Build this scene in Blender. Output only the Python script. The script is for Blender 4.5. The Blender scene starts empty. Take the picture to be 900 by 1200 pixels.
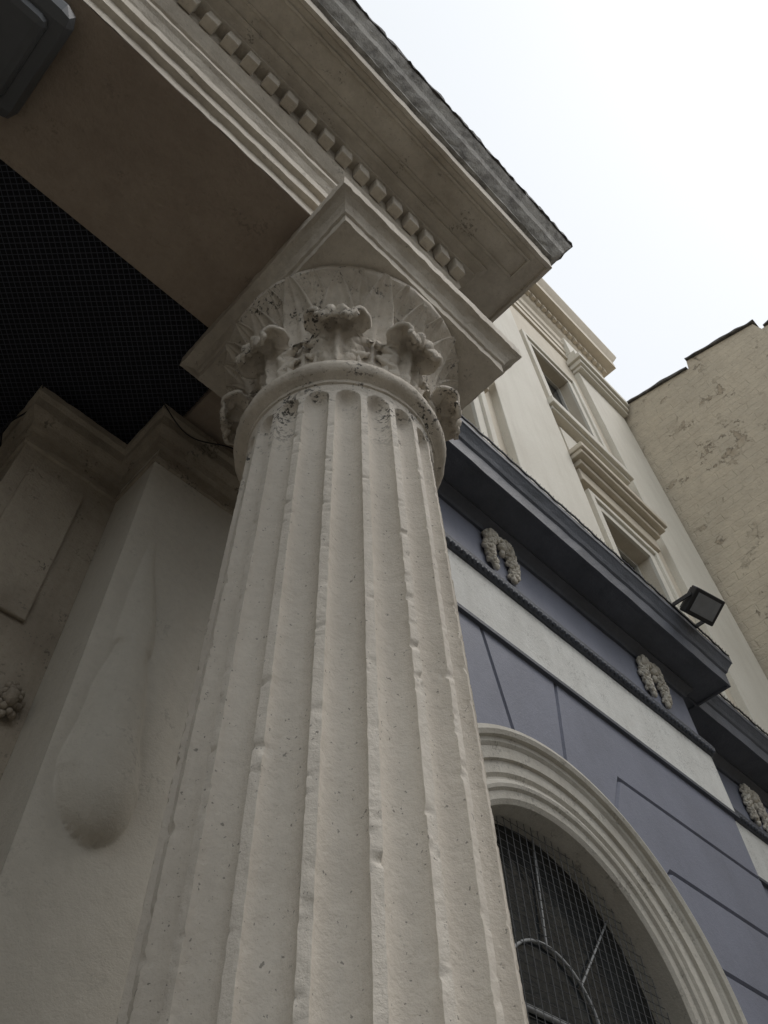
import bpy, bmesh, math, random
from mathutils import Vector, Matrix, noise
random.seed(3)
E=1.6
scene=bpy.context.scene
def empty(name, loc=(0,0,0)):
    o=bpy.data.objects.new(name,None); o.location=loc; scene.collection.objects.link(o); return o
def mobj(name, verts, faces, mat, parent=None, smooth=False, bevel=0, recalc=True, autos=None):
    me=bpy.data.meshes.new(name); me.from_pydata([tuple(v) for v in verts],[],faces)
    if recalc:
        bm=bmesh.new(); bm.from_mesh(me); bmesh.ops.recalc_face_normals(bm,faces=bm.faces); bm.to_mesh(me); bm.free()
    me.materials.append(mat)
    if smooth:
        for p in me.polygons: p.use_smooth=True
        if autos is not None:
            try: me.set_sharp_from_angle(angle=math.radians(autos))
            except Exception: pass
    o=bpy.data.objects.new(name,me); scene.collection.objects.link(o)
    if parent: o.parent=parent; o.matrix_parent_inverse=Matrix.Translation(-Vector(parent.location))
    if bevel:
        m=o.modifiers.new('bev','BEVEL'); m.width=bevel; m.segments=2; m.limit_method='ANGLE'
    return o
BF=[(0,1,3,2),(4,6,7,5),(0,4,5,1),(2,3,7,6),(0,2,6,4),(1,5,7,3)]
def boxes(name, L, mat, parent=None, bevel=0):
    V=[];F=[]
    for (x0,x1,y0,y1,z0,z1) in L:
        b=len(V)
        for x in (x0,x1):
            for y in (y0,y1):
                for z in (z0,z1): V.append((x,y,z))
        F+= [tuple(b+i for i in f) for f in BF]
    return mobj(name,V,F,mat,parent,bevel=bevel)
def nz(p,s): return noise.noise(Vector(p)*s)
def sweep(name,path,prof,mat,parent=None,step=0.1,jit=0.0,js=14,closed=False,caps=True,smooth=False,botcap=False):
    n=len(path); P=[Vector(p) for p in path]
    segs=n if closed else n-1
    nor=[]
    for i in range(segs):
        d=(P[(i+1)%n]-P[i]).normalized(); nor.append(Vector((d.y,-d.x)))
    M=[]
    for i in range(n):
        if closed: a,b=nor[i-1],nor[i]
        elif i==0: a=b=nor[0]
        elif i==n-1: a=b=nor[-1]
        else: a,b=nor[i-1],nor[i]
        M.append((a+b)/(1+a.dot(b)))
    st=[]
    for i in range(segs):
        L=(P[(i+1)%n]-P[i]).length; k=max(1,int(L/step))
        for j in range(k):
            f=j/k; st.append((P[i].lerp(P[(i+1)%n],f),M[i].lerp(M[(i+1)%n],f)))
    if not closed: st.append((P[-1],M[-1]))
    V=[];F=[];m=len(prof)
    for p,mm in st:
        for (o,z) in prof:
            q=p+mm*o; v=Vector((q.x,q.y,z))
            if jit: v+=Vector((nz(v,js),nz(v+Vector((9,0,0)),js),nz(v+Vector((0,7,0)),js)))*jit
            V.append(v)
    ns=len(st)
    for i in range(ns if closed else ns-1):
        a=i*m; b=((i+1)%ns)*m
        for j in range(m-1): F.append((a+j,b+j,b+j+1,a+j+1))
    if caps and not closed:
        F.append(tuple(range(m))); F.append(tuple((ns-1)*m+j for j in range(m)))
    if botcap:
        F.append(tuple(i*m for i in range(ns))); F.append(tuple(i*m+m-1 for i in range(ns)))
    return mobj(name,V,F,mat,parent,smooth=smooth,autos=30)
def revolve(name,c,prof,mat,parent=None,n=96,jit=0,js=20,a0=0):
    V=[];F=[];m=len(prof)
    for i in range(n):
        a=2*math.pi*i/n
        for (r,z) in prof:
            v=Vector((c[0]+r*math.cos(a),c[1]+r*math.sin(a),z))
            if jit:
                d=nz(v,js)*jit+nz(v,js*3)*jit*.5
                v.x+=d*math.cos(a); v.y+=d*math.sin(a); v.z+=d*.5
            V.append(v)
    for i in range(n):
        a=i*m;b=((i+1)%n)*m
        for j in range(m-1): F.append((a+j,b+j,b+j+1,a+j+1))
    return mobj(name,V,F,mat,parent,smooth=True,autos=50)
def dense(prof,d=0.012):
    out=[]
    for a,b in zip(prof[:-1],prof[1:]):
        L=math.hypot(b[0]-a[0],b[1]-a[1]); k=max(1,int(L/d))
        for j in range(k): out.append((a[0]+(b[0]-a[0])*j/k,a[1]+(b[1]-a[1])*j/k))
    out.append(prof[-1]); return out

# ---------------- materials
class NT:
    def __init__(s,name):
        s.m=bpy.data.materials.new(name); s.m.use_nodes=True; s.t=s.m.node_tree; s.b=s.t.nodes['Principled BSDF']
        s.pos=s.t.nodes.new('ShaderNodeNewGeometry').outputs['Position']
    def n(s,t): return s.t.nodes.new(t)
    def l(s,a,b): s.t.links.new(a,b)
    def mapping(s,sc,loc=(0,0,0)):
        m=s.n('ShaderNodeMapping'); m.inputs['Scale'].default_value=sc; m.inputs['Location'].default_value=loc; s.l(s.pos,m.inputs[0]); return m.outputs[0]
    def noise(s,scale,detail=5,rough=.6,vec=None,dist=0):
        m=s.n('ShaderNodeTexNoise'); m.inputs['Scale'].default_value=scale; m.inputs['Detail'].default_value=detail; m.inputs['Roughness'].default_value=rough; m.inputs['Distortion'].default_value=dist
        s.l(vec if vec else s.pos,m.inputs['Vector']); return m.outputs['Fac']
    def rng(s,v,a,b,c=0,d=1):
        m=s.n('ShaderNodeMapRange'); s.l(v,m.inputs[0])
        for i,x in enumerate((a,b,c,d)): m.inputs[i+1].default_value=x
        return m.outputs[0]
    def math(s,op,a,b):
        m=s.n('ShaderNodeMath'); m.operation=op
        for i,x in enumerate((a,b)):
            if isinstance(x,(int,float)): m.inputs[i].default_value=x
            else: s.l(x,m.inputs[i])
        return m.outputs[0]
    def mix(s,f,a,b):
        m=s.n('ShaderNodeMix'); m.data_type='RGBA'
        if isinstance(f,(int,float)): m.inputs[0].default_value=f
        else: s.l(f,m.inputs[0])
        for i,x in ((6,a),(7,b)):
            if isinstance(x,tuple): m.inputs[i].default_value=(*x,1)
            else: s.l(x,m.inputs[i])
        return m.outputs[2]
    def bump(s,h,dist,strength=1.0,prev=None):
        m=s.n('ShaderNodeBump'); m.inputs['Distance'].default_value=dist; m.inputs['Strength'].default_value=strength; s.l(h,m.inputs['Height'])
        if prev: s.l(prev,m.inputs['Normal'])
        return m.outputs[0]
    def sepz(s):
        m=s.n('ShaderNodeSeparateXYZ'); s.l(s.pos,m.inputs[0]); return m.outputs
def paint(name,col,dark,amt=.5,sc=1.5,grit=.0015,gs=90,lump=.004,ls=14,speck=0,speckcol=(.03,.028,.025),zm=None,rough=.75,streak=.35,spsc=70,stv=(3.5,3.5,.35),sth=.53,spm=.52):
    t=NT(name)
    big=t.rng(t.noise(sc,6,.65),.42,.68)
    st=t.rng(t.noise(2.2,6,.65,t.mapping(stv)),.45,.72)
    c=t.mix(t.math('MULTIPLY',big,amt),col,dark)
    c=t.mix(t.math('MULTIPLY',st,streak),c,dark)
    fine=t.rng(t.noise(38,3,.7),.35,.7,.0,.12)
    c=t.mix(fine,c,tuple(x*.5 for x in dark))
    if speck:
        a=t.rng(t.noise(spsc,3,.6),sth,sth+.04); b=t.rng(t.noise(7,5,.7,t.mapping((1,1,1),(3,5,1))),spm,spm+.08)
        f=t.math('MULTIPLY',a,b)
        if zm: f=t.math('MULTIPLY',f,t.rng(t.sepz()[2],zm[0],zm[1]))
        f2=t.rng(t.noise(110,2,.5,t.mapping((1,1,1),(8,1,2))),.69,.715,0,.6)
        f=t.math('MAXIMUM',f,f2)
        c=t.mix(t.math('MULTIPLY',f,speck),c,speckcol)
    t.l(c,t.b.inputs['Base Color']); t.b.inputs['Roughness'].default_value=rough
    t.b.inputs['Specular IOR Level'].default_value=.3
    b1=t.bump(t.noise(ls,5,.6),lump*2.2)
    b2=t.bump(t.noise(gs,4,.7),grit*2.2,1,b1)
    t.l(b2,t.b.inputs['Normal'])
    return t.m
M_col=paint('column_paint',(.665,.612,.53),(.44,.395,.33),.4,2.0,.0011,85,.0022,16,speck=.9,zm=(3.64,3.86),streak=.3,sth=.51,spm=.50)
M_cap=paint('capital_paint',(.65,.59,.50),(.34,.30,.24),.55,5,.0014,80,.003,25,speck=.9,zm=(3.2,3.9),spsc=75,sth=.54,spm=.53)
M_ent=paint('entablature_paint',(.62,.565,.475),(.30,.255,.20),.55,2.5,.0015,80,.003,14,speck=.5,zm=(2,3),sth=.55,spm=.57)
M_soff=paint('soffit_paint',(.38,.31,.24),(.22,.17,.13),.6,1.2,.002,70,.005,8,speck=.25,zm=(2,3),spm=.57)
M_corn=paint('weathered_cornice_paint',(.44,.42,.38),(.12,.11,.10),.4,3,.0018,70,.003,14,speck=.3,zm=(2,3),streak=.95,stv=(6,6,.25))
M_corntop=paint('weathered_cornice_edge',(.14,.13,.12),(.035,.033,.03),.8,6,.003,70,.006,18,speck=.5,zm=(2,3),streak=.9,stv=(8,8,.5))
M_pil=paint('pilaster_paint',(.54,.505,.435),(.40,.365,.30),.35,1.3,.0010,120,.002,10,speck=.2,zm=(2,3),streak=.2,spm=.57)
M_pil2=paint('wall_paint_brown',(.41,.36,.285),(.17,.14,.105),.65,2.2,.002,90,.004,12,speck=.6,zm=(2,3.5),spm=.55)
M_cream=paint('upper_cream_paint',(.72,.685,.60),(.52,.475,.395),.35,.7,.0015,60,.002,5,streak=.3)
M_creamd=paint('upper_ochre_paint',(.62,.555,.45),(.43,.37,.28),.35,.7,.0015,60,.002,5,streak=.3)
M_white=paint('white_band_paint',(.69,.69,.655),(.46,.45,.415),.35,1.5,.0015,60,.002,6,speck=.3,zm=(2,3),streak=.35)
M_blue=paint('blue_grey_paint',(.222,.234,.29),(.155,.163,.195),.4,1.6,.001,80,.0015,6,streak=.3,rough=.5)
M_blued=paint('dark_slate_paint',(.105,.113,.135),(.055,.06,.068),.5,2,.0015,60,.003,8,streak=.4,rough=.5)
M_arch=paint('arch_stone_paint',(.58,.555,.49),(.37,.34,.285),.45,2,.0012,80,.002,10,speck=.35,zm=(2,3))
M_orn=paint('ornament_paint',(.68,.64,.55),(.30,.26,.20),.5,12,.002,60,.004,30)
def plain(name,col,rough=.5,metal=0):
    t=NT(name); c=t.mix(t.rng(t.noise(12,4),.3,.7,0,.4),col,tuple(x*.6 for x in col)); t.l(c,t.b.inputs['Base Color'])
    t.b.inputs['Roughness'].default_value=rough; t.b.inputs['Metallic'].default_value=metal; return t.m
M_black=plain('black_metal',(.015,.015,.018),.45)
M_lead=plain('lead_bar_grey',(.36,.37,.37),.6)
M_wire=plain('wire_mesh_metal',(.085,.085,.085),.5,.2)
M_frame=plain('window_frame_paint',(.5,.48,.43),.5)
M_lampg=plain('lamp_glass_grey',(.26,.27,.28),.25)
M_lampb=plain('lamp_body_grey',(.10,.105,.11),.4)
def glassmat():
    t=NT('dark_window_glass'); c=t.mix(t.rng(t.noise(5,3),.3,.7),(.012,.014,.016),(.03,.034,.036)); t.l(c,t.b.inputs['Base Color']); t.b.inputs['Roughness'].default_value=.12
    t.l(t.bump(t.noise(6,2),.01),t.b.inputs['Normal']); return t.m
M_glass=glassmat()
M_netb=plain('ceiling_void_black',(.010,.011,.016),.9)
M_netw=plain('netting_cord',(.07,.075,.095),.8)
def rubble():
    t=NT('peeling_render')
    s=t.sepz(); cb=t.n('ShaderNodeCombineXYZ'); t.l(s[1],cb.inputs[0]); t.l(s[2],cb.inputs[1])
    br=t.n('ShaderNodeTexBrick'); br.inputs['Scale'].default_value=1.0; br.inputs['Brick Width'].default_value=.5; br.inputs['Row Height'].default_value=.17; br.inputs['Mortar Size'].default_value=.012; br.inputs['Mortar Smooth'].default_value=.9
    wob=t.n('ShaderNodeVectorMath'); wob.operation='ADD'; nn=t.n('ShaderNodeTexNoise'); nn.inputs['Scale'].default_value=3; t.l(t.pos,nn.inputs['Vector'])
    sc=t.n('ShaderNodeVectorMath'); sc.operation='SCALE'; sc.inputs['Scale'].default_value=.14; t.l(nn.outputs['Color'],sc.inputs[0])
    t.l(cb.outputs[0],wob.inputs[0]); t.l(sc.outputs[0],wob.inputs[1]); t.l(wob.outputs[0],br.inputs['Vector'])
    base=t.mix(t.rng(t.noise(.8,6,.7),.35,.7),(.60,.525,.405),(.48,.425,.335))
    base=t.mix(t.rng(t.noise(5,6,.75),.45,.75,0,.5),base,(.38,.315,.235))
    pn=t.noise(1.9,9,.72,None,.15)
    peel=t.rng(pn,.575,.585)
    gul=t.rng(t.noise(.7,4,.6,t.mapping((1,1,1),(4,2,9))),.42,.52)
    pf=t.math('MULTIPLY',peel,gul)
    base=t.mix(t.math('MULTIPLY',pf,.6),base,(.36,.29,.205))
    edge=t.math('MULTIPLY',t.math('MULTIPLY',t.rng(pn,.568,.575),t.rng(pn,.585,.578)),gul)
    base=t.mix(t.math('MULTIPLY',edge,.75),base,(.13,.10,.07))
    base=t.mix(t.math('MULTIPLY',br.outputs['Fac'],t.rng(t.noise(1.1,3),.45,.65,0.02,.22)),base,(.26,.21,.15))
    t.l(base,t.b.inputs['Base Color']); t.b.inputs['Roughness'].default_value=.9
    h=t.math('ADD',t.math('MULTIPLY',br.outputs['Fac'],-.35),t.math('MULTIPLY',pf,-1.0))
    b=t.bump(h,.015); b=t.bump(t.noise(14,6,.7),.025,1,b); t.l(b,t.b.inputs['Normal']); return t.m
M_rub=rubble()
def ground(name,a,b,sc):
    t=NT(name); t.l(t.mix(t.noise(sc,6,.7),a,b),t.b.inputs['Base Color']); t.b.inputs['Roughness'].default_value=.9; t.l(t.bump(t.noise(sc*8,4),.004),t.b.inputs['Normal']); return t.m
M_asph=ground('asphalt',(.045,.045,.047),(.07,.069,.067),6)
M_pave=ground('paving',(.17,.165,.155),(.24,.23,.22),3)
M_gnd=ground('far_ground',(.07,.068,.06),(.11,.10,.09),.5)
M_opp=ground('opposite_brick',(.20,.14,.10),(.28,.21,.16),2)
M_line=plain('road_marking_yellow',(.55,.42,.06),.7)

# ---------------- ground
boxes('ground',[(-400,400,-400,400,-.5,-.128)],M_gnd)
boxes('road',[(-60,60,-10.5,-3.2,-.4,-.12)],M_asph)
g=empty('pavement')
boxes('slabs',[(-60,60,-3.05,6,-.4,0),(-60,60,-18,-10.65,-.4,0)],M_pave,g)
boxes('kerb',[(-60,60,-3.2,-3.052,-.4,.004),(-60,60,-10.648,-10.5,-.4,.004)],M_arch,g)
boxes('road_marking',[(-60,60,-3.55,-3.45,-.119,-.116),(-60,60,-3.8,-3.7,-.119,-.116)],M_line)

# ---------------- column
CX,CY=0.977,1.112
UP=.045
def build_column(c,name):
    root=empty(name,(c[0],c[1],0))
    NF=20; samples=[-1,-.985,-.95,-.87,-.75,-.58,-.4,-.2,0,.2,.4,.58,.75,.87,.95,.985]
    ff=.20
    th=[]
    sec=2*math.pi/NF
    ph=math.atan2(-CY,-CX)+math.radians(3.5)
    for i in range(NF):
        a=ph+(i)*sec
        for s in samples: th.append((a+s*sec*.5*(1-ff),s))
        th.append((a+sec*.5*(1-ff),1.0)); th.append((a+sec*.5*(1-ff*.6),None)); th.append((a+sec*.5*(1+ff*.6),None))
    z0=.34; z1=E+2.315+UP
    rows=[]
    z=z0
    while z<z1:
        rows.append(z); z+= .0055 if z>1.7 else .02
    rows.append(z1)
    V=[];F=[];hw=.047; zt=E+2.275+UP
    def R(z):
        t=(z-z0)/(z1-z0); return .343-.035*(t**1.7)
    for z in rows:
        r0=R(z)
        if z>zt+.005: r0+=.006*min(1,(z-zt)/.03)
        for a,s in th:
            w=max(0,(z-(zt-hw))/hw)
            p=Vector((math.cos(a)*.33,math.sin(a)*.33,z))
            d=0
            if s is not None:
                q=1-s*s-w*w
                if q>0: d=.038*q**.55
                edge=max(0,(abs(s)-.85)/.15)
            else: edge=.8
            n=nz(p,22)*.5+nz(p,60)*.5
            chip=max(0,n-.20)*.022*edge
            d+=chip
            d+=edge*nz(p,50)*.0009
            d+= nz(p,7)*.0008+nz(p,45)*.0004
            r=r0-d
            a+=edge*nz(p+Vector((5,5,5)),40)*.0035
            V.append((c[0]+r*math.cos(a),c[1]+r*math.sin(a),z))
    m=len(th)
    for i in range(len(rows)-1):
        for j in range(m):
            j2=(j+1)%m
            F.append((i*m+j,i*m+j2,(i+1)*m+j2,(i+1)*m+j))
    mobj('shaft',V,F,M_col,root,smooth=True,autos=40,recalc=False)
    revolve('base_moulding',c,dense([(.47,.12),(.49,.16),(.47,.21),(.42,.215),(.40,.25),(.42,.28),(.41,.31),(.37,.325),(.34,.35)],.02),M_col,root)
    boxes('plinth',[(c[0]-.5,c[0]+.5,c[1]-.5,c[1]+.5,0,.12)],M_col,root,.01)
    pr=[(.295,2.285),(.308,2.30),(.320,2.305),(.320,2.322),(.328,2.327)]
    for k in range(9):
        a=-math.pi/2+math.pi*k/8; pr.append((.332+.028*math.cos(a),2.364+.034*math.sin(a)))
    pr+=[(.33,2.403),(.326,2.408),(.334,2.423),(.332,2.44),(.29,2.445)]
    revolve('astragal',c,[(r,z+E+UP) for r,z in dense(pr,.008)],M_cap,root,n=260,jit=.0025,js=30)
    bell=[(.285,2.43),(.288,2.55),(.30,2.68),(.34,2.80),(.395,2.89),(.44,2.935),(.462,2.95),(.464,2.975),(.43,3.04)]
    revolve('bell',c,[(r,z+E+UP*.9) for r,z in dense(bell,.015)],M_cap,root,n=160,jit=.003)
    def bellr(z):
        for (r1,za),(r2,zb) in zip(bell[:-1],bell[1:]):
            if za<=z<=zb: return r1+(r2-r1)*(z-za)/(zb-za)
        return .285 if z<2.5 else .45
    V=[];F=[]
    def wleaf(az,zb,zt2,wid,off):
        b=len(V); nt,ns=40,19
        for i in range(nt+1):
            t=1-(1-i/nt)**1.4; z=zb+(zt2-zb)*t
            fall=1 if t<.5 else max(0,1-((t-.5)/.5)**1.9)**.62
            w=wid*(.72+.28*math.sin(min(1,t/.6)*math.pi/2))*fall
            rr=bellr(z)+off+.012*t*t
            k=fall**.7
            for j in range(ns):
                s=-1+2*j/(ns-1)
                rim=.017*math.exp(-((abs(s)-.78)/.13)**2)*k; rib=.015*math.exp(-(s/.13)**2)*k
                ed=-.03*max(0,abs(s)-.90)/.10
                r=rr+rim+rib+ed-.014*(1-abs(s))*k
                if i==nt: r-=.02
                aa=az+s*w/rr
                p=Vector((r*math.cos(aa),r*math.sin(aa),z)); r+=nz(p,35)*.0025
                V.append((c[0]+r*math.cos(aa),c[1]+r*math.sin(aa),z+E+UP*.9+.003*nz(p,30)))
        for i in range(nt):
            for j in range(ns-1):
                a=b+i*ns+j; F.append((a,a+1,a+1+ns,a+ns))
    base=math.radians(-135)
    for k in range(16): wleaf(base+math.pi/16+k*math.pi/8,2.46,2.95,.066,.000)
    for k in range(8): wleaf(base+k*math.pi/4,2.46,2.93,.078,.014)
    for k in range(8): wleaf(base+math.pi/8+k*math.pi/4,2.46,2.94,.080,.020)
    mobj('water_leaves',V,F,M_cap,root,smooth=True,recalc=False)
    V=[];F=[]
    def acan(az,zb,H,wid,rho,seed,rtip):
        b=len(V); nt,ns=80,41
        Ls=H; La=rho*math.radians(225); LT=Ls+La
        for i in range(nt+1):
            t=i/nt; l=t*LT
            if l<Ls:
                f=l/Ls; z=zb+l; r=.312+.018*f+(rtip-.330-rho)*max(0,f)**3; nx,nzv=1,-.2*f
            else:
                a=(l-Ls)/rho; r=(rtip-rho)+rho*(1-math.cos(a)); z=zb+Ls+rho*math.sin(a)
                nx=math.cos(a); nzv=-math.sin(a)
            lob=abs(math.sin(math.pi*(4.5*t+.15)))
            w=wid*(.64+.54*math.sin(math.pi*min(1,t*.95))**.8)
            if t>.8: w*=math.sqrt(max(.05,1-((t-.8)/.23)**2))
            for j in range(ns):
                s=-1+2*j/(ns-1); A=abs(s)
                out=.66+.34*lob**.6
                u=math.sin(math.pi*(4.5*(t-.20*A)+.15)); rib=.024*(abs(u)**.7)*A**.6
                mid=.018*math.exp(-(s/.10)**2)
                fold=.007*math.cos(s*math.pi*4)*(1-A)
                d=rib+mid+fold-.032*A**2.3*(1-.3*t)
                rr=r+nx*d; zz=z+nzv*d
                ww=s*w*(out if A>.6 else 1-(1-out)*A/.6)
                if l>Ls: zz-= .032*A*A
                p=Vector((rr+seed,ww*3,zz)); dn=nz(p,28)*.007+nz(p,60)*.003
                rr+=dn; zz+=dn*.6
                aa=az+ww/max(rr,.3)
                V.append((c[0]+rr*math.cos(aa),c[1]+rr*math.sin(aa),zz+E+UP))
        for i in range(nt):
            for j in range(ns-1):
                a=b+i*ns+j; F.append((a,a+1,a+1+ns,a+ns))
    for k in range(8):
        acan(base+k*math.pi/4,2.445,.195,.106,.041,k*1.7,.382)
    o=mobj('acanthus_leaves',V,F,M_cap,root,smooth=True,recalc=False)
    so=o.modifiers.new('s','SOLIDIFY'); so.thickness=.016; so.offset=-1
    h=.403; ax,ay=.993,1.078
    ax+=c[0]-CX
    sq=[(ax-h,ay-h),(ax+h,ay-h),(ax+h,ay+h),(ax-h,ay+h)]
    pr=[(.03,3.025),(.03,3.085),(.04,3.09),(.045,3.11),(.058,3.135),(.08,3.155),(.098,3.16),(.098,3.238)]
    sweep('abacus',sq,[(o_,z+E) for o_,z in pr],M_ent,root,step=.012,jit=.0035,js=35,closed=True,botcap=True)
    return root
col=build_column((CX,CY),'fluted_column')
PX=-.71
def mirror_of(root,name,dx):
    r2=empty(name,(root.location.x+dx,root.location.y,root.location.z))
    for ch in list(root.children):
        o=bpy.data.objects.new(ch.name.split('.')[0],ch.data); scene.collection.objects.link(o); o.parent=r2
        o.matrix_parent_inverse=Matrix.Translation(-Vector(root.location))
        for m in ch.modifiers:
            if m.type=='SOLIDIFY':
                q=o.modifiers.new('s','SOLIDIFY'); q.thickness=m.thickness; q.offset=m.offset
    return r2
mirror_of(col,'fluted_column.001',2*(PX-CX))

# ---------------- portico entablature
T0=3.243
por=empty('portico_entablature')
xR=1.345; xL=2*PX-xR; YF=.77; Yw=1.79
path=[(xL,Yw+.02),(xL,YF),(xR,YF),(xR,Yw+.02)]
pr=[(0,T0),(0,3.325),(.026,3.33),(.026,3.415),(.050,3.42),(.050,3.50),(.056,3.51),(.07,3.54),(.085,3.555),(.085,3.59),(.005,3.60),(.005,3.99),(.02,4.0),(.045,4.04),(.06,4.07),(.06,4.24)]
sweep('architrave_and_frieze',path,[(a,b+E) for a,b in pr],M_ent,por,step=.04,jit=.003,js=22)
pr=[(.0,4.235),(.125,4.24),(.13,4.28),(.16,4.315),(.18,4.32),(.18,4.345),(.40,4.35),(.405,4.33),(.425,4.33),(.43,4.47)]
sweep('corona',path,[(a,b+E) for a,b in pr],M_ent,por,step=.04,jit=.003,js=22)
pr=[(.43,4.472),(.452,4.48),(.452,4.51),(.47,4.53),(.50,4.57),(.515,4.62),(.54,4.66),(.553,4.685)]
sweep('cyma',path,[(a,b+E) for a,b in pr],M_corn,por,step=.03,jit=.004,js=26)
pr=[(.545,4.687),(.562,4.69),(.562,4.765),(.50,4.79),(0,4.84)]
sweep('cornice_edge',path,[(a,b+E) for a,b in pr],M_corntop,por,step=.02,jit=.010,js=40)
L=[]
o0,o1=.062,.118
x=xL-.06
while x<xR+.05:
    e=random.uniform(-.003,.003)
    L.append((x+e,x+.066+e,YF-o1+e,YF-o0,E+4.10+e,E+4.234)); x+=.112
y=YF+.02
while y<Yw-.05:
    L.append((xR+o0,xR+o1,y,y+.066,E+4.10,E+4.234)); L.append((xL-o1,xL-o0,y,y+.066,E+4.10,E+4.234)); y+=.112
boxes('dentils',L,M_ent,por,.006)
zz=E+4.336
L=[(xL-.33,xR+.30,YF-.37,YF-.355,zz,E+4.352),(xL-.33,xR+.30,YF-.245,YF-.23,zz,E+4.352),(xR+.30,xR+.315,YF-.37,YF-.23,zz,E+4.352)]
boxes('soffit_panel_moulding',L,M_ent,por,.003)
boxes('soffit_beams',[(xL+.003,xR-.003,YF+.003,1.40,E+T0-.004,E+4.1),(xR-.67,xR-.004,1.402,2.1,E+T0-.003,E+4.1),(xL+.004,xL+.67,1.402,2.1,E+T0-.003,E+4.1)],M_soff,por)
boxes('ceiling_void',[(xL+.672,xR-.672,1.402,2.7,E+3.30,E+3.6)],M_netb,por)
V=[];F=[]
xa,xb,ya,yb_=xL+.673,xR-.673,1.403,2.62
def cord(p,q,w=.0018):
    b=len(V); d=Vector((q[0]-p[0],q[1]-p[1],0)).normalized(); n_=Vector((d.y,-d.x,0))*w
    for c_ in (p,q):
        for sg,dz in ((1,0),(-1,0),(0,.0028)):
            V.append((c_[0]+n_.x*sg,c_[1]+n_.y*sg,E+3.275+dz+.006*nz((c_[0],c_[1],0),2)))
    F.extend([(b,b+1,b+4,b+3),(b+1,b+2,b+5,b+4),(b+2,b,b+3,b+5)])
sp=.022
k=xa-(yb_-ya)
while k<xb:
    s0=max(0,xa-k); s1=min(yb_-ya,xb-k)
    if s1>s0: cord((k+s0,ya+s0),(k+s1,ya+s1))
    k+=sp*1.414
k=xa
while k<xb+(yb_-ya):
    s0=max(0,k-xb); s1=min(yb_-ya,k-xa)
    if s1>s0: cord((k-s0,ya+s0),(k-s1,ya+s1))
    k+=sp*1.414
mobj('ceiling_netting',V,F,M_netw,por,recalc=False)
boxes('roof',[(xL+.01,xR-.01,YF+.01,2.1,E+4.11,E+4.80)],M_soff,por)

lamp=empty('ceiling_lamp',(PX,1.03,E+3.1))
boxes('housing',[(PX-.26,PX+.235,.80,1.25,E+3.12,E+3.236)],M_lampb,lamp,.05)
boxes('diffuser',[(PX-.20,PX+.18,.86,1.19,E+3.08,E+3.15)],M_lampb,lamp,.03)

# ---------------- main building
bld=empty('stucco_building')
def sstep(a,b,x):
    f=min(1,max(0,(x-a)/(b-a))); return f*f*(3-2*f)
def blister(x,z):
    t=z-E
    if t<1.1 or t>2.55: return 0
    cx=.795-.055*sstep(1.45,2.35,t)+.010*math.sin(t*7)
    if t<1.40:
        q=1-((1.40-t)/.155)**2
        if q<=0: return 0
        w=.120*math.sqrt(q); h=.085*q**.5
    else:
        f=sstep(1.40,1.95,t); w=.120-.058*f+.006*math.sin(t*19); h=.085-.042*f
        if t>1.9: k=sstep(1.9,2.5,t); w=.060*(1-k)+.012; h=.042*(1-k)
    u=(x-cx)/w
    v=h*(1-abs(u)**2.4)**.9 if abs(u)<1 else 0
    u2=(x-(cx+.13+.025*math.sin(t*6)))/.10
    if abs(u2)<1 and 1.35<t<2.35: v=max(v,.024*(1-u2*u2)**2*math.sin((t-1.35)*math.pi))
    return v
def grid_pil(x0,x1,z0,z1,y,name):
    nx,nzz=120,420; V=[];F=[]
    for i in range(nzz+1):
        z=z0+(z1-z0)*i/nzz
        for j in range(nx+1):
            x=x0+(x1-x0)*j/nx
            p=Vector((x,y,z))
            e=min(1,(x-x0)/.02)
            V.append((x,y-(blister(x,z)+.0012*nz(p,9)+.0005*nz(p,40))*e,z))
    for i in range(nzz):
        for j in range(nx):
            a=i*(nx+1)+j; F.append((a,a+1,a+nx+2,a+nx+1))
    return mobj(name,V,F,M_pil,bld,smooth=True,recalc=False)
P1=1.85
entr=[]
entr.append(grid_pil(.63,1.04,0,E+2.88,P1,'pilaster_face'))
entr.append(boxes('pilaster',[(.6305,1.0395,P1+.003,2.3,0,E+T0),(1.0398,1.345,P1+.022,2.3,0,E+T0)],M_pil,bld))
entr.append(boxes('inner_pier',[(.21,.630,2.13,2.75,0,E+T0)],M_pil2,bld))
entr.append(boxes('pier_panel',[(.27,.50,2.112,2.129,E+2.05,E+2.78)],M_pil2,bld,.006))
def cap_prof(z): return [(0,z+2.88),(.012,z+2.885),(.012,z+2.91),(.0,z+2.92),(.0,z+2.98),(.02,z+2.985),(.03,z+3.02),(.055,z+3.05),(.06,z+3.06),(.06,z+3.12),(.075,z+3.14),(.075,z+3.18),(0,z+3.19)]
entr.append(sweep('pier_capital',[(.21,2.7),(.21,2.13),(.632,2.13),(.632,P1),(1.34,P1)],cap_prof(E),M_pil2,bld,step=.03,jit=.005,js=18))
def mirror_objs(objs):
    for ch in objs:
        o=bpy.data.objects.new(ch.name+'_mirrored',ch.data); scene.collection.objects.link(o); o.parent=bld
        o.matrix_world=Matrix.Translation((2*PX,0,0))@Matrix.Diagonal((-1,1,1,1))@ch.matrix_world
        for m in ch.modifiers:
            if m.type=='BEVEL':
                q=o.modifiers.new('b','BEVEL'); q.width=m.width; q.segments=m.segments; q.limit_method='ANGLE'
mirror_objs(entr)
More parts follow.
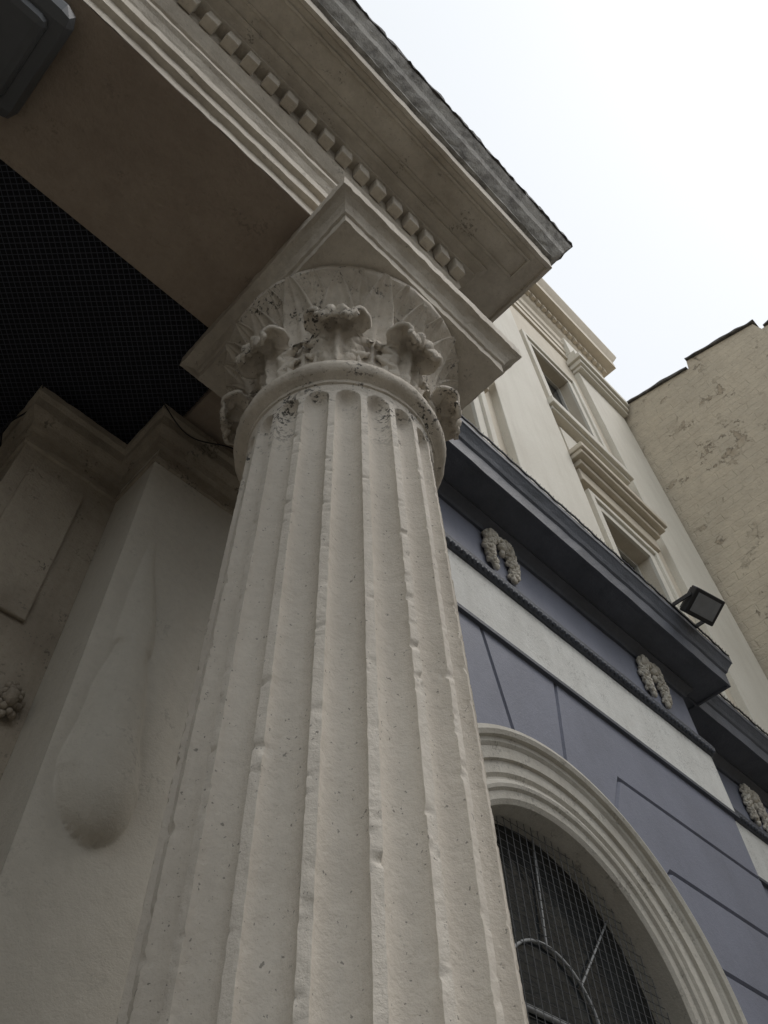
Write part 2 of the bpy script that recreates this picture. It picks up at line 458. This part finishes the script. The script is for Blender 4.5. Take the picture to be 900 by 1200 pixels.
def blob(c,r,V,F,seed=0,sq=(1,1,1),n=2):
    bm=bmesh.new(); bmesh.ops.create_icosphere(bm,subdivisions=n,radius=1)
    b=len(V)
    for v in bm.verts:
        p=v.co.copy(); k=1+.22*noise.noise(p*2.2+Vector((seed,0,0)))+.1*noise.noise(p*5+Vector((seed,3,0)))
        V.append((c[0]+p.x*r*k*sq[0],c[1]+p.y*r*k*sq[1],c[2]+p.z*r*k*sq[2]))
    for f in bm.faces: F.append(tuple(b+v.index for v in f.verts))
    bm.free()
V=[];F=[]
for i in range(22):
    a=i*2.4; rr=.0085*math.sqrt(i); blob((.555+rr*math.cos(a),2.115-.02*(1-i/22),E+1.74+rr*1.7*math.sin(a)),.013,V,F,i)
blob((.555,2.095,E+1.74),.024,V,F,4,(1,1,1.4))
mobj('carved_boss',V,F,M_pil2,bld,smooth=True)
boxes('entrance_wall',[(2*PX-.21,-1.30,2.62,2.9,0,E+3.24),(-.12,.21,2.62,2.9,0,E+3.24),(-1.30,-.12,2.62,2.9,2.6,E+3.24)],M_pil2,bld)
boxes('entrance_door',[(-1.298,-.122,2.70,2.78,0,2.597)],M_blued,bld)
boxes('door_panels',[(-1.22,-.76,2.68,2.699,.2,1.1),(-.66,-.2,2.68,2.699,.2,1.1),(-1.22,-.76,2.68,2.699,1.25,2.4),(-.66,-.2,2.68,2.699,1.25,2.4)],M_blued,bld,.01)

AX,AZ,AR=2.95,E+1.48,1.14
x0,x1=1.352,5.18
GT=E+3.32
wing=[]
YB=1.812
V=[];F=[]
def quad(a,b,c_,d):
    k=len(V); V.extend([a,b,c_,d]); F.append((k,k+1,k+2,k+3))
N=48; Rm=1.0
pts=[(AX-Rm*math.cos(math.pi*i/N),AZ+Rm*math.sin(math.pi*i/N)) for i in range(N+1)]
for (xa,za),(xb,zb) in zip(pts[:-1],pts[1:]): quad((xa,YB,za),(xb,YB,zb),(xb,YB,GT),(xa,YB,GT))
quad((x0,YB,0),(AX-Rm,YB,0),(AX-Rm,YB,GT),(x0,YB,GT)); quad((AX+Rm,YB,0),(x1,YB,0),(x1,YB,GT),(AX+Rm,YB,GT))
quad((AX-Rm,YB,0),(AX+Rm,YB,0),(AX+Rm,YB,1.0),(AX-Rm,YB,1.0))
quad((x1,YB,0),(x1,2.75,0),(x1,2.75,GT),(x1,YB,GT))
wing.append(mobj('wall_backing',V,F,M_blued,bld,recalc=False))
def prism(poly,th=.015):
    bm=bmesh.new(); vs=[bm.verts.new((p[0],YB-.001,p[1])) for p in poly]; f=bm.faces.new(vs)
    bm.normal_update()
    bmesh.ops.inset_individual(bm,faces=[f],thickness=th,depth=0,use_even_offset=True)
    for v in set(f.verts): v.co.y=1.785
    return bm
def rad(deg,r): a=math.radians(deg); return (AX+r*math.sin(a),AZ+r*math.cos(a))
def radz(deg,z): return (AX+(z-AZ)*math.tan(math.radians(deg)),z)
RB=AR-.03
def arc(d0,d1,n=14): return [rad(d0+(d1-d0)*i/n,RB) for i in range(n+1)]
Z=[GT,E+2.85,E+2.405,E+1.965,E+1.525]
polys=[]
polys.append(arc(-10.5,9.5)+[radz(9.5,GT),radz(-10.5,GT)])
J=[9.5,28,47,66]
for sgn,xe in ((1,x1),(-1,x0)):
    for i in range(3):
        p=arc(J[i] if i or sgn>0 else 10.5,J[i+1])+[radz(J[i+1],Z[i+1]),(None,Z[i+1]),(None,Z[i]),radz(J[i] if i or sgn>0 else 10.5,Z[i])]
        q=[]
        for (a,b) in p:
            if a is None: q.append((xe,b))
            else: q.append((AX+sgn*(a-AX),b))
        polys.append(q)
    zb=E+1.525
    q=arc(66,87.7)+[(AX+RB,zb),(None,zb),(None,Z[3]),radz(66,Z[3])]
    polys.append([(xe if a is None else AX+sgn*(a-AX),b) for a,b in q])
    z=zb
    while z>.3:
        zn=max(.25,z-.44)
        polys.append([(AX+sgn*RB,z),(AX+sgn*RB,zn),(xe,zn),(xe,z)]); z=zn
V=[];F=[]
for p in polys:
    bm=prism(p); bm.verts.ensure_lookup_table(); b=len(V); bm.verts.index_update()
    for v in bm.verts: V.append(tuple(v.co))
    for f in bm.faces: F.append(tuple(b+v.index for v in f.verts))
    bm.free()
wing.append(mobj('rusticated_blocks',V,F,M_blue,bld))
L=[]
zlist=[GT,Z[1],Z[2],Z[3],Z[4],Z[4]-.44,Z[4]-.88,Z[4]-1.32,Z[4]-1.76,Z[4]-2.2,Z[4]-2.64]
for a,b in zip(zlist[:-1],zlist[1:]):
    if b>0: L.append((x1+.001,x1+.02,1.80,2.085,b+.012,a-.012))
wing.append(boxes('quoin_returns',L,M_blue,bld,.004))
wing.append(boxes('plinth_course',[(x0,x1+.04,1.74,2.0,0,.25)],M_blue,bld,.01))
def archsweep(name,prof,mat,zlow):
    V=[];F=[];st=[]
    k=10
    for i in range(k): st.append(('L',zlow+(AZ-zlow)*i/k))
    for i in range(97): st.append(('A',math.pi*i/96))
    for i in range(1,k+1): st.append(('R',AZ-(AZ-zlow)*i/k))
    for kind,v in st:
        for (r,y) in prof:
            if kind=='L': V.append((AX-r,y,v))
            elif kind=='R': V.append((AX+r,y,v))
            else: V.append((AX-r*math.cos(v),y,AZ+r*math.sin(v)))
    m=len(prof)
    for i in range(len(st)-1):
        for j in range(m-1): F.append((i*m+j,(i+1)*m+j,(i+1)*m+j+1,i*m+j+1))
    return mobj(name,V,F,mat,bld,smooth=True,autos=25,recalc=False)
prof=[(1.14,1.83),(1.14,1.735),(1.13,1.72),(1.105,1.712),(1.085,1.722),(1.08,1.742),(1.06,1.745),(1.045,1.76),(.99,1.765),(.985,1.782),(.93,1.785),(.915,1.80),(.905,1.80),(.895,1.79),(.88,1.785),(.865,1.79),(.855,1.805),(.82,1.81),(.80,1.825),(.80,2.03)]
wing.append(archsweep('arch_moulding',prof,M_arch,1.0))
wing.append(boxes('window_sill',[(AX-1.2,AX+1.2,1.68,2.05,.88,1.0)],M_arch,bld,.01))
gv=[(AX-.8,1.99,1.0)]+[(AX-.81*math.cos(math.pi*i/40),1.99,AZ+.81*math.sin(math.pi*i/40)) for i in range(41)]+[(AX+.81,1.99,1.0)]
wing.append(mobj('window_glass',gv,[tuple(range(len(gv)))],M_glass,bld,recalc=False))
def tube(V,F,pts,r,n=6):
    b=len(V)
    P=[Vector(p) for p in pts]
    for i,p in enumerate(P):
        d=(P[min(i+1,len(P)-1)]-P[max(i-1,0)]).normalized()
        u=d.cross(Vector((0,1,0.01))).normalized(); w=d.cross(u)
        for k in range(n):
            a=2*math.pi*k/n; V.append(tuple(p+u*r*math.cos(a)+w*r*math.sin(a)))
    for i in range(len(P)-1):
        for k in range(n): F.append((b+i*n+k,b+i*n+(k+1)%n,b+(i+1)*n+(k+1)%n,b+(i+1)*n+k))
V=[];F=[]
yb=1.975
def tp(L,r=.011): tube(V,F,[(AX+a,yb,AZ+c_) for a,c_ in L],r)
tp([(-.02+.30*math.cos(a*math.pi/24),-.02+.30*math.sin(a*math.pi/24)) for a in range(25)],.007)
for d in (4,48,-44):
    a=math.radians(d)
    tp([(-.02+.30*math.sin(a),-.02+.30*math.cos(a)),(.795*math.sin(a*.9),.795*math.cos(a*.9))],.0055)
tp([(-.8,-.02),(.8,-.02)],.014)
tp([(0,-.02),(0,1.0-AZ)],.012)
for zc in (-.45,-.9,-1.35): tp([(-.8,zc),(.8,zc)],.008)
for xc in (-.4,.4): tp([(xc,-.02),(xc,1.0-AZ)],.008)
wing.append(mobj('glazing_bars',V,F,M_lead,bld,smooth=True,recalc=False))
V=[];F=[]
ym=1.915; sp=.05
x=-.79
while x<.8:
    zt_=AZ+math.sqrt(max(0,.79**2-x*x)); tube(V,F,[(AX+x,ym,1.02),(AX+x,ym,zt_)],.0021,4); x+=sp
z=1.03
while z<AZ+.78:
    w=.79 if z<AZ else math.sqrt(.79**2-(z-AZ)**2); tube(V,F,[(AX-w,ym+.003,z),(AX+w,ym+.003,z)],.0021,4); z+=sp*.8
wing.append(mobj('wire_guard',V,F,M_wire,bld,recalc=False))
def bands(xa,xb,yw,ret,tag):
    out=[]
    p=[(xa,yw),(xb,yw)]+([(xb,yw+.6)] if ret else [])
    out.append(sweep('white_band'+tag,p,[(-.02,GT+.002),(.018,GT+.004),(.018,E+3.80),(-.02,E+3.805)],M_white,bld,step=.2,jit=.002))
    out.append(sweep('drip_line'+tag,p,[(-.02,GT-.03),(.03,GT-.028),(.03,GT-.001),(-.02,GT+.001)],M_blued,bld,step=.2))
    out.append(sweep('string_course'+tag,p,[(-.02,E+3.806),(.03,E+3.808),(.05,E+3.83),(.055,E+3.875),(.045,E+3.905),(-.02,E+3.91)],M_blued,bld,step=.1,jit=.002))
    V=[];F=[]
    x=xa+.03
    while x<xb+.03:
        blob((x,yw-.052,E+3.822),.019,V,F,x,(1,.9,1),1); x+=.047
    if ret:
        y=yw
        while y<yw+.3: blob((xb+.052,y,E+3.822),.019,V,F,y,(1,.9,1),1); y+=.047
    out.append(mobj('beading'+tag,V,F,M_blued,bld,smooth=True))
    out.append(sweep('frieze'+tag,p,[(-.02,E+3.91),(.0,E+3.912),(.0,E+4.36),(-.02,E+4.365)],M_blue,bld,step=.2,jit=.002))
    cp=[(-.02,4.36),(.02,4.362),(.03,4.39),(.06,4.42),(.08,4.44),(.08,4.465),(.27,4.475),(.275,4.46),(.295,4.46),(.30,4.60),(.315,4.615),(.33,4.65),(.36,4.70),(.37,4.71),(.37,4.76),(.33,4.78),(-.3,4.83)]
    out.append(sweep('cornice'+tag,p,[(a,b+E) for a,b in cp],M_blued,bld,step=.12,jit=.004,js=8))
    V=[];F=[]
    pts=[]; x=xa
    while x<xb+.36:
        pts.append((x,yw-.375+.006*nz((x,0,0),3),E+4.775+.012*nz((x,1,0),6)+.006*math.sin(x*40))); x+=.02
    tube(V,F,pts,.008,5)
    if ret:
        tube(V,F,[(xb+.365,yw-.37+.02*i,E+4.775+.01*nz((0,i*.02,0),9)) for i in range(30)],.008,5)
    x=xa
    while x<xb+.36:
        zz_=E+4.78
        tube(V,F,[(x,yw-.36,E+4.76),(x+.01,yw-.375,zz_+.045)],.0022,4); x+=.05
    out.append(mobj('bird_wire'+tag,V,F,M_black,bld,recalc=False))
    return out
wing+=bands(x0,x1,Yw,True,'')
def ornament(cx,y,cz):
    V=[];F=[]
    for s in (-1,1):
        for i in range(24):
            t=i/23
            px=s*(.06+.060*math.sin(t*math.pi*.75)); pz=.13-.31*t
            wd=(.034+.036*abs(math.sin(t*math.pi*2.3+.4)))*(1-.45*t)
            for k in range(7):
                u=(k+.5)/7*2-1
                blob((cx+px+u*wd,y-.008-.045*math.sqrt(1-u*u)*(1-.35*t)-.010*math.sin(i*1.3+k*2.2),cz+pz+abs(u)*.03),.0165*random.uniform(.7,1.3),V,F,random.random()*40,(1,.9,1.3),1)
        for i in range(24):
            a=i*.42; r=.008+.0021*i
            blob((cx+s*(.075+r*math.cos(a)),y-.065+.0006*i,cz+.125+r*math.sin(a)),.0125,V,F,i,(1,1,1),1)
        blob((cx+s*.075,y-.035,cz+.125),.048,V,F,s*3+9,(1,.8,1))
        blob((cx+s*.085,y-.03,cz-.19),.026,V,F,s*7,(1,.8,1.3))
    for i in range(9):
        a=math.pi*i/8; blob((cx+.035*math.cos(a),y-.05,cz+.09+.05*math.sin(a)),.018,V,F,i,(1,1,1.3),1)
    blob((cx,y-.05,cz+.06),.030,V,F,9); blob((cx,y-.04,cz+.0),.022,V,F,11,(1,1,1.5))
    return mobj('frieze_ornament',V,F,M_orn,bld,smooth=True)
wing.append(ornament(2.95,Yw,E+4.20)); wing.append(ornament(4.66,Yw,E+4.20))
mirror_objs(wing)
Y2=2.09
bands(x1-.02,9.0,Y2,False,'_setback')
for cx in (6.55,8.3): ornament(cx,Y2,E+4.17)
boxes('setback_wall',[(x1,9.0,Y2+.02,2.7,0,GT)],M_blued,bld)
L=[]
for a,b in zip(zlist[:-1],zlist[1:]):
    if b>0:
        for q0,q1 in ((x1+.04,6.2),(6.9,7.85),(7.85,9.0)) : L.append((q0,q1-.02,Y2,Y2+.019,b+.012,a-.012))
        if a>E+1.9: L.append((6.2,6.88,Y2,Y2+.019,b+.012,a-.012))
boxes('setback_blocks',L,M_blue,bld,.005)

# ---- upper storeys
YP=2.0; YU=2.10
ZT=E+14.45
def wall_open(name,xa,xb,za,zb,y,ops,dep,mat):
    V=[];F=[]
    xs=sorted({xa,xb,*[o[0] for o in ops],*[o[1] for o in ops]}); zs=sorted({za,zb,*[o[2] for o in ops],*[o[3] for o in ops]})
    def q(a,b,c_,d):
        k=len(V); V.extend([a,b,c_,d]); F.append((k,k+1,k+2,k+3))
    for i in range(len(xs)-1):
        for j in range(len(zs)-1):
            mx=(xs[i]+xs[i+1])/2; mz=(zs[j]+zs[j+1])/2
            if any(o[0]<mx<o[1] and o[2]<mz<o[3] for o in ops): continue
            q((xs[i],y,zs[j]),(xs[i+1],y,zs[j]),(xs[i+1],y,zs[j+1]),(xs[i],y,zs[j+1]))
    for (a,b,c_,d) in ops:
        q((a,y,c_),(a,y+dep,c_),(a,y+dep,d),(a,y,d)); q((b,y,c_),(b,y+dep,c_),(b,y+dep,d),(b,y,d))
        q((a,y,c_),(b,y,c_),(b,y+dep,c_),(a,y+dep,c_)); q((a,y,d),(b,y,d),(b,y+dep,d),(a,y+dep,d))
    return mobj(name,V,F,mat,bld,recalc=False)
bays=[6.42-3.3*i for i in range(6)]
ops=[]; W=.50
for b in bays:
    ops.append((b-W,b+W,E+5.6,E+7.9)); ops.append((b-W,b+W,E+10.1,E+12.7))
wall_open('upper_wall',-12.5,9.0,E+4.6,ZT+.05,YU,ops,.22,M_creamd)
gl=[];fr=[];sl=[];arcs=[];hood=[];pil=[];pcap=[]
for (a,b,c_,d) in ops:
    gl.append((a-.01,b+.01,YU+.20,YU+.23,c_-.01,d+.01))
    m=(a+b)/2; h=(c_+d)/2
    fr+= [(a,a+.05,YU+.15,YU+.198,c_,d),(b-.05,b,YU+.15,YU+.198,c_,d),(a+.05,b-.05,YU+.15,YU+.198,d-.06,d),(a+.05,b-.05,YU+.15,YU+.198,c_,c_+.07),(a+.05,b-.05,YU+.14,YU+.198,h-.03,h+.03),(m-.015,m+.015,YU+.16,YU+.198,c_+.07,h-.03),(m-.015,m+.015,YU+.165,YU+.198,h+.03,d-.06)]
    for (w0,w1,pj) in ((.0,.13,.04),(.13,.22,.075)):
        arcs+=[(a-w1,a-w0-.001,YU-pj,YU+.01,c_,d+w1),(b+w0+.001,b+w1,YU-pj,YU+.01,c_,d+w1),(a-w0,b+w0,YU-pj,YU+.01,d+w0+.001,d+w1-.001)]
for b in bays:
    sl+=[(b-.94,b+.92,YU-.18,YU+.02,E+9.92,E+10.08),(b-.90,b+.88,YU-.12,YU+.015,E+9.84,E+9.919)]
    hood+=[(b-.93,b+.90,YU-.29,YU+.02,E+8.62,E+8.72),(b-.91,b+.87,YU-.25,YU+.015,E+8.54,E+8.619),(b-.85,b+.82,YU-.17,YU+.01,E+8.44,E+8.539),(b-.82,b+.80,YU-.10,YU+.01,E+8.2,E+8.439)]
    arcs+=[(b-.72,b+.72,YU-.04,YU+.01,E+8.95,E+9.65)]
for b in bays+[bays[-1]-3.3]:
    a_,c_=b+.98,b+2.36
    if c_>7.7: a_,c_=7.55,8.98
    pil.append((a_,c_,YP,YU+.01,E+4.6,E+13.9))
    pcap+=[(a_-.03,c_+.01,YP-.10,YU,E+13.901,E+14.0),(a_-.07,c_+.015,YP-.15,YU,E+14.001,E+14.14),(a_-.12,c_+.02,YP-.20,YU,E+14.141,E+14.3),(a_-.05,c_+.01,YP-.12,YU,E+14.301,E+14.6),(a_-.05,c_+.01,YP-.05,YU,E+14.601,E+15.3)]
boxes('window_panes',gl,M_glass,bld); boxes('window_frames',fr,M_frame,bld,.004)
boxes('window_surrounds',arcs,M_cream,bld,.006); boxes('window_sills',sl,M_cream,bld,.012); boxes('window_hoods',hood,M_creamd,bld,.012)
boxes('giant_pilasters',pil,M_cream,bld,.01); boxes('pilaster_caps',pcap,M_cream,bld,.012)
up=[(0,ZT+.0),(.06,ZT+.01),(.06,ZT+.25),(.09,ZT+.26),(.09,ZT+.5),(.14,ZT+.55),(.14,ZT+.6),(.05,ZT+.61),(.05,ZT+1.35),(.12,ZT+1.42),(.16,ZT+1.5),(.16,ZT+1.75),(.26,ZT+1.8),(.52,ZT+1.82),(.52,ZT+2.1),(.58,ZT+2.2),(.66,ZT+2.35),(.66,ZT+2.45),(0,ZT+2.6),(0,ZT+3.0),(-.3,ZT+3.0)]
sweep('main_cornice',[(-12.5,11),(-12.5,YU),(9.0,YU),(9.0,11)],[(a*.72,b) for a,b in up],M_creamd,bld,step=1.0,jit=0)
L=[]; x=-12.5
while x<9.1: L.append((x,x+.09,YU-.2,YU-.118,ZT+1.55,ZT+1.74)); x+=.17
boxes('main_dentils',L,M_creamd,bld)
boxes('building_mass',[(-12.5,8.99,2.8,11,0,ZT+2.5),(-12.4,8.9,2.35,2.79,E+4.9,ZT+2.5)],M_cream,bld)
boxes('left_lower_wall',[(-12.5,2*PX-x1-.05,1.9,2.79,0,E+4.7)],M_blue,bld)

cab=empty('loose_cable',(.6,1.8,E+3.1)); V=[];F=[]
pts=[]
for i in range(40):
    t=i/39; pts.append((.50+.8*t,1.74+.03*math.sin(t*7),E+3.14-.07*math.sin(t*math.pi*2)**2))
tube(V,F,pts,.003,5)
pts=[(.14+.02*math.sin(i*.4),2.05+.5*i/30,E+3.17-.12*math.sin(i/30*math.pi)) for i in range(31)]
tube(V,F,pts,.004,5)
mobj('cable_run',V,F,M_black,cab,recalc=False)

# ---- floodlight
fl=empty('floodlight',(4.87,1.36,E+4.80))
def lbox(name,L,mat,bev=.004):
    V=[];F=[]
    Rm_=Matrix.Rotation(math.radians(-12),4,'Z')@Matrix.Rotation(math.radians(62),4,'X')
    T=Matrix.Translation((4.90,1.25,E+4.77))
    for (a0,a1,b0,b1,c0,c1) in L:
        b=len(V)
        for x in (a0,a1):
            for y in (b0,b1):
                for z in (c0,c1): V.append(tuple(T@Rm_@Vector((x,y,z))))
        F+=[tuple(b+i for i in f) for f in BF]
    return mobj(name,V,F,mat,fl,bevel=bev)
lbox('flood_body',[(-.155,.155,-.02,.05,-.11,.11)],M_black,.01)
lbox('flood_fins',[(-.13+.04*i,-.12+.04*i,.051,.085,-.09,.09) for i in range(7)],M_black,.001)
lbox('flood_glass',[(-.120,.120,-.026,-.021,-.078,.078)],M_lampg,.001)
boxes('flood_bracket',[(4.725,4.735,1.25,1.41,E+4.775,E+4.81),(5.055,5.065,1.25,1.41,E+4.775,E+4.81),(4.725,5.065,1.411,1.44,E+4.775,E+4.805)],M_black,fl)

# ---- neighbouring building
nb=empty('neighbouring_building',(9.06,0,0))
prof=[(2.6,0),(2.6,E+14.45),(2.1,E+14.40),(.55,E+14.0),(.50,E+14.25),(-.75,E+13.85),(-.8,E+13.55),(-1.3,E+13.5),(-4,E+13.3),(-4,0)]
V=[(9.06,a,b) for a,b in prof]+[(16,a,b) for a,b in prof]; n=len(prof)
F=[tuple(range(n)),tuple(range(n,2*n))]+[(i,(i+1)%n,(i+1)%n+n,i+n) for i in range(n)]
mobj('gable_wall',V,F,M_rub,nb)
V=[];F=[]
for (a,b) in (((2.1,14.40),(.56,14.0)),((.5,14.25),(-.8,13.85)),((-.85,13.55),(-4,13.3))):
    N_=24; k0=len(V)
    for i in range(N_+1):
        f=i/N_; yy=a[0]+(b[0]-a[0])*f; zz=a[1]+(b[1]-a[1])*f
        for dx,dz in ((-.05,.004),(-.05,.06),(.4,.06),(.4,.004)):
            V.append((9.06+dx+.03*nz((yy,zz,dx),5),yy,E+zz+dz+(.05*nz((yy,zz,0),4) if dz>.01 else 0)))
    for i in range(N_):
        for j in range(4): F.append((k0+i*4+j,k0+i*4+(j+1)%4,k0+(i+1)*4+(j+1)%4,k0+(i+1)*4+j))
    F+=[(k0,k0+1,k0+2,k0+3),tuple(k0+N_*4+j for j in range(4))]
mobj('coping',V,F,M_corntop,nb)

# ---- opposite terrace, out of view, added to block low sky and reflect light
op=empty('unseen_terrace',(0,-18,0))
boxes('terrace_walls',[(-45,50,-28,-18,0,9)],M_opp,op)
L=[];G=[]
for i in range(30):
    for zf in (1.0,3.8,6.4):
        xx=-43+i*3.1; G.append((xx,xx+1.1,-18.02,-17.99,zf,zf+1.7)); L+=[(xx-.1,xx+1.2,-17.989,-17.9,zf-.12,zf),(xx-.1,xx+1.2,-17.989,-17.93,zf+1.7,zf+1.9),(xx+.53,xx+.57,-17.989,-17.97,zf,zf+1.7)]
boxes('terrace_windows',G,M_glass,op); boxes('terrace_trim',L,M_white,op)
boxes('terrace_parapet',[(-45.1,50.1,-18.3,-17.8,9.0,9.4)],M_white,op)

# ---------------- camera
cam=bpy.data.cameras.new('camera'); co=bpy.data.objects.new('camera',cam); scene.collection.objects.link(co)
A=Vector((.715,.559,.420)).normalized(); Zv=Vector((-.031,-.578,.816)); Zv=(Zv-A*Zv.dot(A)).normalized(); B=Zv.cross(A)
right=Vector((A.x,B.x,Zv.x)); down=Vector((A.y,B.y,Zv.y)); fwd=Vector((A.z,B.z,Zv.z))
Mx=Matrix((( right.x,-down.x,-fwd.x,0),(right.y,-down.y,-fwd.y,0),(right.z,-down.z,-fwd.z,E),(0,0,0,1)))
co.matrix_world=Mx
cam.sensor_fit='VERTICAL'; cam.sensor_height=36; cam.lens=29.1; cam.clip_start=.02; cam.clip_end=1500
scene.camera=co
# ---------------- light
w=bpy.data.worlds.new('World'); scene.world=w; w.use_nodes=True; nt=w.node_tree; nt.nodes.clear()
sky=nt.nodes.new('ShaderNodeTexSky'); sky.sky_type='NISHITA'; sky.sun_disc=False
SE,SR=math.radians(55),math.radians(150)
sky.sun_elevation=SE; sky.sun_rotation=SR; sky.air_density=1.0; sky.dust_density=2; sky.ozone_density=1
b1=nt.nodes.new('ShaderNodeBackground'); b1.inputs[1].default_value=.05; nt.links.new(sky.outputs[0],b1.inputs[0])
b2=nt.nodes.new('ShaderNodeBackground'); b2.inputs[1].default_value=.82
tc=nt.nodes.new('ShaderNodeTexCoord'); nn=nt.nodes.new('ShaderNodeTexNoise'); nn.inputs['Scale'].default_value=1.5; nt.links.new(tc.outputs['Generated'],nn.inputs['Vector'])
mx=nt.nodes.new('ShaderNodeMix'); mx.data_type='RGBA'; mx.inputs[6].default_value=(.94,.975,.96,1); mx.inputs[7].default_value=(1,1,.98,1); nt.links.new(nn.outputs['Fac'],mx.inputs[0]); nt.links.new(mx.outputs[2],b2.inputs[0])
ad=nt.nodes.new('ShaderNodeAddShader'); nt.links.new(b1.outputs[0],ad.inputs[0]); nt.links.new(b2.outputs[0],ad.inputs[1])
ou=nt.nodes.new('ShaderNodeOutputWorld'); nt.links.new(ad.outputs[0],ou.inputs[0])
sd=bpy.data.lights.new('sun','SUN'); sd.energy=.85; sd.angle=math.radians(25); sd.color=(1,.97,.94)
so=bpy.data.objects.new('sun',sd); scene.collection.objects.link(so)
dv=Vector((math.sin(SR)*math.cos(SE),math.cos(SR)*math.cos(SE),math.sin(SE)))
so.rotation_euler=dv.to_track_quat('Z','Y').to_euler(); so.location=(0,-5,20)
scene.view_settings.view_transform='Standard'; scene.view_settings.look='None'; scene.view_settings.exposure=0; scene.view_settings.gamma=1
